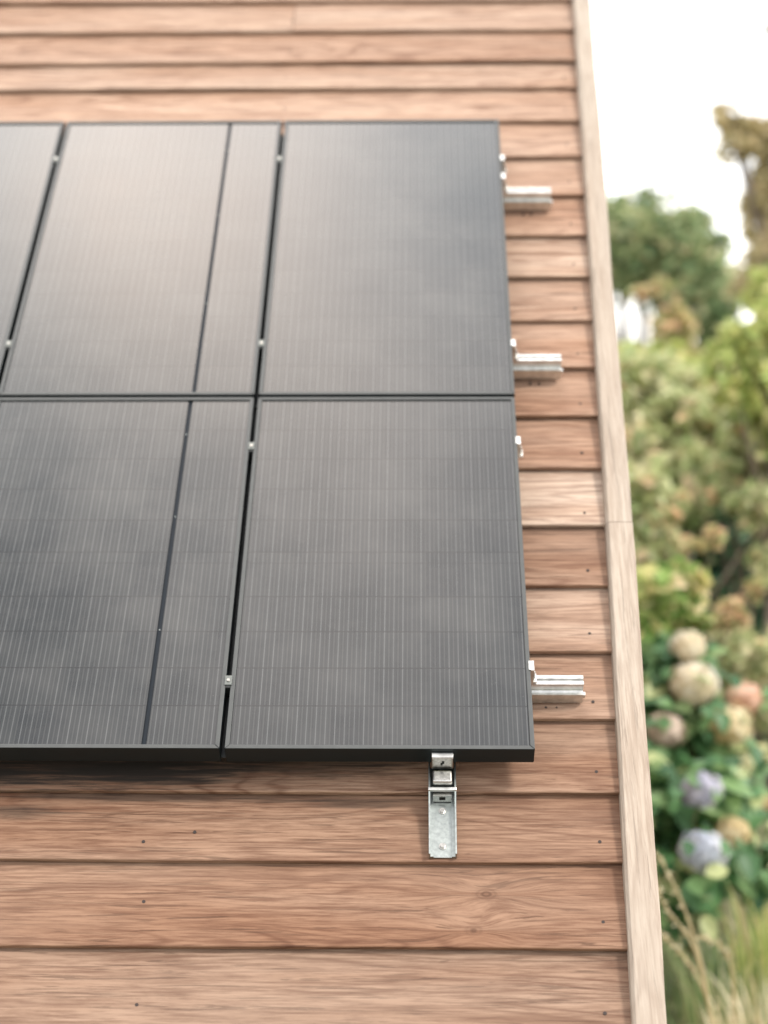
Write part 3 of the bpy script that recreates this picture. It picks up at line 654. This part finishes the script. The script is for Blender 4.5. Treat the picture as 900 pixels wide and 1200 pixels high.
plant('shade_bush', 'dark leafy mass added as deep shade behind the hydrangeas', 'bush', gp(850, 9.9),
      [E(830, 610, 9.9, 60, 52), E(870, 650, 9.8, 70, 62), E(790, 580, 10, 60, 60), E(920, 600, 9.9, 60, 60), E(850, 720, 9.8, 90, 60), E(900, 800, 9.7, 110, 80), E(780, 760, 9.8, 80, 90), E(720, 560, 10.2, 80, 120), E(840, 500, 10.4, 90, 60)], 12000, 0.11, L_shade, 47, trunk=0.05, shell=0.2)
plant('apricot_shrub', 'low shrub with apricot coloured leaves between hydrangea and dark leafy mass', 'shrub', gp(800, 7.4),
      [E(785, 612, 7.4, 13, 12), E(806, 640, 7.4, 16, 14), E(835, 625, 7.4, 15, 17), E(860, 715, 7.4, 20, 20), E(885, 690, 7.4, 9, 24), E(845, 728, 7.4, 22, 12)], 520, 0.075, L_ora, 53, trunk=0.015, shell=0.2)
plant('lime_shrub', 'lime and cream leaved shrub beside the timber verge above the hydrangea heads', 'shrub', gp(775, 6.9),
      [E(765, 690, 6.9, 36, 30), E(800, 678, 6.9, 30, 16), E(806, 702, 6.9, 32, 12), E(770, 735, 6.9, 38, 28), E(815, 735, 6.9, 24, 20), E(740, 780, 6.9, 44, 50)], 1100, 0.125, L_lime, 59, trunk=0.02, shell=0.2, aspect=.62)
plant('misty_grass_bush', 'soft tan green grassy bush to the right of the cream flower heads', 'bush', gp(890, 7.8),
      [E(885, 775, 7.8, 42, 38), E(900, 830, 7.8, 30, 30), E(860, 750, 7.9, 26, 20)], 2200, 0.07, L_grey, 61, trunk=0.015, shell=0.2, aspect=.25)
plant('sunlit_shrub', 'broad sunlit yellow green shrub filling the view between pale shrub and tall tree', 'shrub', gp(850, 10.5),
      [E(820, 460, 10.5, 46, 40), E(862, 470, 10.5, 46, 44), E(780, 425, 10.6, 46, 26), E(738, 412, 10.6, 36, 22), E(905, 350, 10.8, 36, 40), E(870, 395, 10.6, 20, 20), E(915, 440, 10.5, 60, 60), E(840, 520, 10.5, 70, 40)], 5200, 0.10, L_yel, 67, trunk=0.04, shell=0.3)
plant('feathery_shrub', 'light feathery shrub of sage and cream leaves low against the timber verge', 'shrub', gp(770, 8.2),
      [E(752, 575, 8.2, 34, 40), E(770, 625, 8.2, 30, 30), E(800, 592, 8.2, 24, 18), E(745, 655, 8.2, 34, 30), E(905, 655, 8.4, 30, 24), E(895, 590, 8.4, 34, 26)], 1500, 0.085, L_grey, 69, trunk=0.02, shell=0.25)
# far belt of woodland closing the view
P_, N_ = clumps([(x, 45 + 3*math.sin(x), 1.2, 4, 3, 2.6 + 0.8*math.sin(x*1.3)) for x in range(-40, 60, 5)], 16000, 71, 12, 0.4, 0.2)
V, Fc, rnd = leaves(P_, N_, 0.5, 0.6, seed=72); wd = fast_mesh('distant_woodland', V, Fc, rnd, L_dark)
tag(wd, 'distant band of woodland low on the horizon behind the garden', 'woodland', kind='stuff')

# ---------------------------------------------------------------- hydrangea
def single_leaf(seed):
    """broad serrated hydrangea leaf, arched and folded along its rib"""
    g = random.Random(seed); vs = []; fs = []; n = 6
    for i in range(n + 1):
        s = i / n; wdt = 0.33 * math.sin(math.pi * min(1, s ** 0.8 * 1.0)) ** 0.8 + (0.0 if 0 < i < n else 0.004)
        z = -0.25 * (s - 0.3) ** 2 + g.uniform(-.01, .01); y = s
        vs += [(-wdt, y + 0.04, z + wdt * 0.28), (0, y, z), (wdt, y + 0.04, z + wdt * 0.28)]
    for i in range(n):
        b = i * 3; fs += [(b, b+1, b+4, b+3), (b+1, b+2, b+5, b+4)]
    return vs, fs
leaf_meshes = []
for i in range(8):
    vs, fs = single_leaf(i); me = bpy.data.meshes.new('hydrangea_leaf'); me.from_pydata(vs, [], fs); me.materials.append(L_hyd)
    a = me.attributes.new('rnd', 'FLOAT', 'FACE'); a.data.foreach_set('value', [i / 8 + 0.06] * len(fs)); me.polygons.foreach_set('use_smooth', [True]*len(fs)); leaf_meshes.append(me)
def flower_mat(name, a, b, c): return leafmat(name, [(0, a), (0.55, b), (1, c)], rough=0.6, trans=0.25)
F_cream = flower_mat('petal_cream', (0.72, 0.62, 0.42), (0.84, 0.76, 0.60), (0.88, 0.84, 0.76))
F_pink = flower_mat('petal_faded_pink', (0.58, 0.34, 0.22), (0.78, 0.52, 0.40), (0.86, 0.68, 0.52))
F_tan = flower_mat('petal_tan', (0.46, 0.36, 0.16), (0.74, 0.60, 0.36), (0.86, 0.76, 0.52))
F_mauve = flower_mat('petal_brown_mauve', (0.34, 0.24, 0.17), (0.56, 0.43, 0.34), (0.70, 0.58, 0.48))
F_lav = flower_mat('petal_lavender', (0.36, 0.36, 0.46), (0.54, 0.53, 0.61), (0.76, 0.68, 0.66))
F_blue = flower_mat('petal_pale_blue', (0.46, 0.50, 0.58), (0.64, 0.66, 0.72), (0.82, 0.78, 0.78))
F_yel = flower_mat('petal_yellow_cream', (0.62, 0.60, 0.28), (0.82, 0.76, 0.46), (0.87, 0.84, 0.62))
def flower_head(q, r, mat, parent, off, seed, squash=0.85, label=None):
    g = np.random.default_rng(seed); n = 120; V = []; Fc = []; rn = []
    i = np.arange(n) + 0.5; ph = np.arccos(1 - 2*i/n); th_ = math.pi*(1+5**.5)*i
    D = np.stack([np.cos(th_)*np.sin(ph), np.sin(th_)*np.sin(ph), np.cos(ph)], 1)
    D += g.normal(0, .06, D.shape); D /= np.linalg.norm(D, axis=1)[:, None]
    lob = g.normal(0, 1, (5, 3)); lob /= np.linalg.norm(lob, axis=1)[:, None]; lam = g.uniform(-.28, .22, 5)
    for d in D:
        bump = 1 + float((np.maximum(0, lob @ d) ** 3 @ lam)); patch = 0.35 * float(np.sin(3 * (lob[0] @ d)))
        d = Vector(d); a = d.orthogonal().normalized(); a = Matrix.Rotation(g.uniform(0, 6.28), 3, d) @ a; b = d.cross(a)
        rr = r * g.uniform(0.84, 1.08) * bump; c = d * rr; c.z *= squash; c += Vector(q) - Vector(off); s = r * 0.20; base = min(1, max(0, g.random() * 0.7 + 0.15 + patch))
        for k in range(4):
            t1 = a * math.cos(k*1.5708) + b * math.sin(k*1.5708); t2 = d.cross(t1)
            bb = len(V); V += [c, c + t1*s*.6 + t2*s*.5 + d*s*.25, c + t1*s*1.15 - d*s*.02, c + t1*s*.6 - t2*s*.5 + d*s*.25]
            Fc += [(bb, bb+1, bb+2), (bb, bb+2, bb+3)]; rn += [min(1, max(0, base + g.uniform(-.15, .15)))]*2
    # inner core so the head is not see-through
    o = fast_mesh('flower_head', np.array([tuple(v) for v in V]), Fc, rn, mat, parent)
    mb = MB(); bm = bmesh.new(); bmesh.ops.create_icosphere(bm, subdivisions=2, radius=r*.74)
    mb.bm(bm, Matrix.Translation(Vector(q)-Vector(off)) @ Matrix.Diagonal((1, 1, squash, 1))); bm.free()
    co = mesh('flower_core', mb.v, mb.f, mat, o, smooth=True, rnd=[0.5]*len(mb.f))
    if label: o['label'] = label
    return o
def hydrangea(label, base, ells, heads, nleaf, lsize, seed):
    root = empty('hydrangea', loc=base); tag(root, label, 'hydrangea')
    g = random.Random(seed); st = MB()
    for (px, py, d, rp, mat, lb) in heads:
        q = F(px, py, d); flower_head(q, rp * d / 1900, mat, root, base, int(px*3+py), label=lb)
        b = Vector((g.uniform(-.15,.15), g.uniform(-.1,.1), 0)); t_ = q - base
        st.tube([b, b.lerp(t_, .5) + Vector((g.uniform(-.05,.05), 0.04, .08)), t_ - Vector((0,0,.03))], [.007,.006,.004], 6)
    st.build('stem', M_stem, root)
    cnt = 0
    for i in range(nleaf):
        e = ells[g.randrange(len(ells))]
        d = Vector((g.gauss(0,1), g.gauss(0,1) - 0.5, g.gauss(0,1) + .2)).normalized(); k = g.uniform(.45, 1.05)
        p_ = Vector((e[0] + d.x*e[3]*k, e[1] + d.y*e[4]*k, e[2] + d.z*e[5]*k))
        if p_.z < 0.05: continue
        o = bpy.data.objects.new('leaf', leaf_meshes[min(7, int(g.random()**1.0*8))]); C.objects.link(o); o.parent = root
        nrm = (d*0.5 + Vector((g.gauss(0,.35), g.gauss(0,.35) - .2, 0.9))).normalized(); q = nrm.to_track_quat('Z', 'Y')
        s = lsize * g.uniform(.7, 1.25)
        o.matrix_local = Matrix.Translation(p_ - base) @ q.to_matrix().to_4x4() @ Matrix.Rotation(g.uniform(0, 6.28), 4, 'Z') @ Matrix.Scale(s, 4)
    for (px, py, dd, rp, mat, lb) in heads:
        for j in range(5):
            an = g.uniform(0, 6.28); rr = rp * g.uniform(.85, 1.25)
            q = F(px + rr * math.cos(an), py + rr * math.sin(an) * .9 + 6, dd - g.uniform(.04, .14)) - base
            o = bpy.data.objects.new('leaf', leaf_meshes[g.randrange(8)]); C.objects.link(o); o.parent = root
            nrm = Vector((g.gauss(0, .5), -.5 + g.gauss(0, .3), .8)).normalized()
            o.matrix_local = Matrix.Translation(q) @ nrm.to_track_quat('Z', 'Y').to_matrix().to_4x4() @ Matrix.Rotation(g.uniform(0, 6.28), 4, 'Z') @ Matrix.Scale(lsize * g.uniform(.45, .85), 4)
    # small inner foliage
    e2 = [(e[0]-base[0], e[1]-base[1]+.08, e[2]-base[2], e[3]*.9, e[4]*.9, e[5]*.9) for e in ells]
    P, Nn = clumps(e2, 1500, seed, 10, 0.2, 0.3); ok = P[:, 2] > 0.03; V, Fc, rnd = leaves(P[ok], Nn[ok], lsize * .75, .6, seed=seed)
    o = fast_mesh('inner_foliage', V, Fc, rnd * 0.7, L_hyd, root); o['kind'] = 'stuff'
    return root
hydrangea('hydrangea bush with cream, pink, tan and mauve flower heads beside the verge', gp(815, 6.6),
          [E(790, 840, 6.6, 62, 60), E(840, 870, 6.6, 56, 50), E(770, 800, 6.6, 44, 46), E(740, 860, 6.6, 60, 70), E(800, 780, 6.6, 40, 30)],
          [(812, 800, 6.42, 29, F_cream, 'large cream flower head'), (806, 757, 6.5, 21, F_cream, 'smaller cream flower head above the large one'),
           (873, 820, 6.5, 22, F_pink, 'faded pink flower head'), (853, 851, 6.42, 27, F_tan, 'tan flower head below the pink one'),
           (779, 856, 6.35, 23, F_mauve, 'brownish mauve flower head'), (868, 897, 6.4, 15, F_yel, 'small yellow cream flower head'), (893, 886, 6.5, 16, F_yel, 'yellow cream flower head at the picture edge'),
           (889, 938, 6.4, 18, F_tan, 'tan flower head at the picture edge')], 150, 0.115, 81)
hydrangea('hydrangea bush with lavender and pale blue flower heads low beside the verge', gp(820, 6.1),
          [E(800, 930, 6.1, 62, 52), E(810, 1000, 6.1, 60, 55), E(850, 960, 6.1, 50, 60), E(750, 960, 6.1, 50, 80), E(800, 1060, 6.1, 60, 50), E(870, 1020, 6.2, 40, 40)],
          [(820, 926, 5.85, 24, F_lav, 'lavender flower head'), (825, 997, 5.72, 27, F_blue, 'pale blue flower head'), (862, 975, 5.9, 19, F_tan, 'faded tan flower head')], 190, 0.115, 83)

# ---------------------------------------------------------------- dry stalks and grasses in front
def stalks(name, label, cat, curves, mat, r0, base, group=None):
    root = empty(name, loc=base); tag(root, label, cat, group)
    for cv in curves:
        pts = [F(*c) - base for c in cv]; P = []
        for i in range(len(pts)-1):
            p0 = pts[max(0, i-1)]; p1 = pts[i]; p2 = pts[i+1]; p3 = pts[min(len(pts)-1, i+2)]
            for s in (0, .25, .5, .75):
                P.append(0.5*((2*p1) + (p2-p0)*s + (2*p0-5*p1+4*p2-p3)*s*s + (3*p1-p0-3*p2+p3)*s**3))
        P.append(pts[-1]); mb = MB(); n = len(P)
        mb.tube(P, [r0 * (1 - 0.65*i/(n-1)) for i in range(n)], 6)
        mesh('stalk', mb.v, mb.f, mat, root, smooth=True, rnd=[0.45]*len(mb.f))
        # seed scales along the upper part
        g = np.random.default_rng(int(cv[0][0])); C_ = []
        for p_ in P[n//2:]:
            for _ in range(5): C_.append(np.array(p_) + g.normal(0, .008, 3))
        V, Fc, rnd = leaves(np.array(C_), np.tile([0, -.5, .8], (len(C_), 1)), 0.022, .35, seed=3); s_ = fast_mesh('seed_scale', V, Fc, rnd, mat, root); s_['kind'] = 'stuff'
    return root
stalks('dry_seed_stalk', 'long dry straw coloured seed stalks arching up beside the verge trim', 'grass stalks',
       [[(836, 1215, 4.7), (822, 1130, 4.75), (800, 1060, 4.8), (770, 1000, 4.85)], [(838, 1215, 4.8), (815, 1115, 4.8), (785, 1070, 4.85), (765, 1035, 4.9)],
        [(842, 1215, 4.9), (820, 1150, 4.9), (790, 1108, 4.95), (765, 1090, 5.0)], [(862, 1215, 5.0), (858, 1140, 5.0), (846, 1110, 5.0), (820, 1098, 5.0)]], L_straw, 0.0055, Vector((0.88, 1.9, 0.0)))
def blades(base, n, hgt, spread, wid, seed, lean=(0.25)):
    g = np.random.default_rng(seed); V = []; Fc = []; rn = []
    for i in range(n):
        a = g.uniform(0, 6.28); r = spread * math.sqrt(g.random()); p = np.array([r*math.cos(a), r*math.sin(a), 0.0]); h = hgt * g.uniform(.5, 1.15)
        a2 = a + g.normal(0, .7); ln = h * g.uniform(0.1, .9) * lean * 2; d = np.array([math.cos(a2), math.sin(a2), 0]); s = np.array([-d[1], d[0], 0]) * wid * g.uniform(.6, 1.2); b = len(V); K = 5
        for k in range(K + 1):
            t_ = k / K; c = p + d*ln*t_**2 + np.array([0, 0, h*(t_ - .22*t_**3)]); w_ = (1 - t_)**.6 + .02
            V += [c - s*w_, c + s*w_]
        for k in range(K): Fc += [(b+2*k, b+2*k+1, b+2*k+3), (b+2*k, b+2*k+3, b+2*k+2)]
        rn += [g.random()] * (2*K)
    return np.array(V), Fc, rn
def tuft(px, py, d, n, hgt, spread, wid, mat, label, seed, lean=.3, group='grass tufts in front of the hydrangeas'):
    q = F(px, py, d); root = empty('grass_tuft', loc=Vector((q.x, q.y, 0))); tag(root, label, 'grass tuft', group)
    V, Fc, rn = blades(None, n, hgt, spread, wid, seed, lean); o = fast_mesh('grass_blades', V, Fc, rn, mat, root); o['kind'] = 'stuff'
tuft(862, 1150, 4.9, 120, 0.46, 0.13, 0.009, L_straw, 'pale straw coloured grass tuft at the lower right corner', 91)
tuft(815, 1170, 5.1, 80, 0.34, 0.12, 0.009, L_grass, 'green and cream grass tuft nearest the bottom of the verge trim', 92)
tuft(900, 1150, 5.2, 110, 0.52, 0.14, 0.009, L_straw, 'dry grass tuft cut by the right edge of the picture', 93)
tuft(850, 1100, 5.7, 110, 0.46, 0.15, 0.006, L_grass, 'taller green grass tuft just in front of the pale blue flower head', 94)
tuft(905, 1060, 6.0, 70, 0.66, 0.16, 0.010, L_yel, 'fresh light green blades at the right edge beside the blue flower head', 95, lean=.2)
tuft(885, 1040, 6.4, 90, 0.70, 0.14, 0.006, L_straw, 'brownish dry grass tuft behind the fresh green blades', 96)
tuft(835, 1190, 4.75, 60, 0.34, 0.12, 0.012, L_straw, 'broad pale curling dead blades at the very bottom beside the verge trim', 97, lean=.9)
tuft(880, 1200, 4.7, 60, 0.40, 0.12, 0.012, L_straw, 'broad pale curling dead blades in the bottom right corner of the picture', 98, lean=.8)
V = []; Fc = []; rn = []
g = np.random.default_rng(5)
for i in range(700):
    x = g.uniform(0.5, 5.0); y = g.uniform(0.6, 9.0); v_, f_, r_ = blades(None, 14, 0.12, 0.12, 0.004, i + 200, .4); b = sum(len(a) for a in V); V.append(v_ + np.array([x, y, 0])); Fc += [(a+b, c+b, d+b) for a, c, d in f_]; rn += r_
gr = fast_mesh('lawn_grass', np.concatenate(V), Fc, rn, L_grass); tag(gr, 'short rough lawn grass growing on the garden ground', 'grass', kind='stuff')
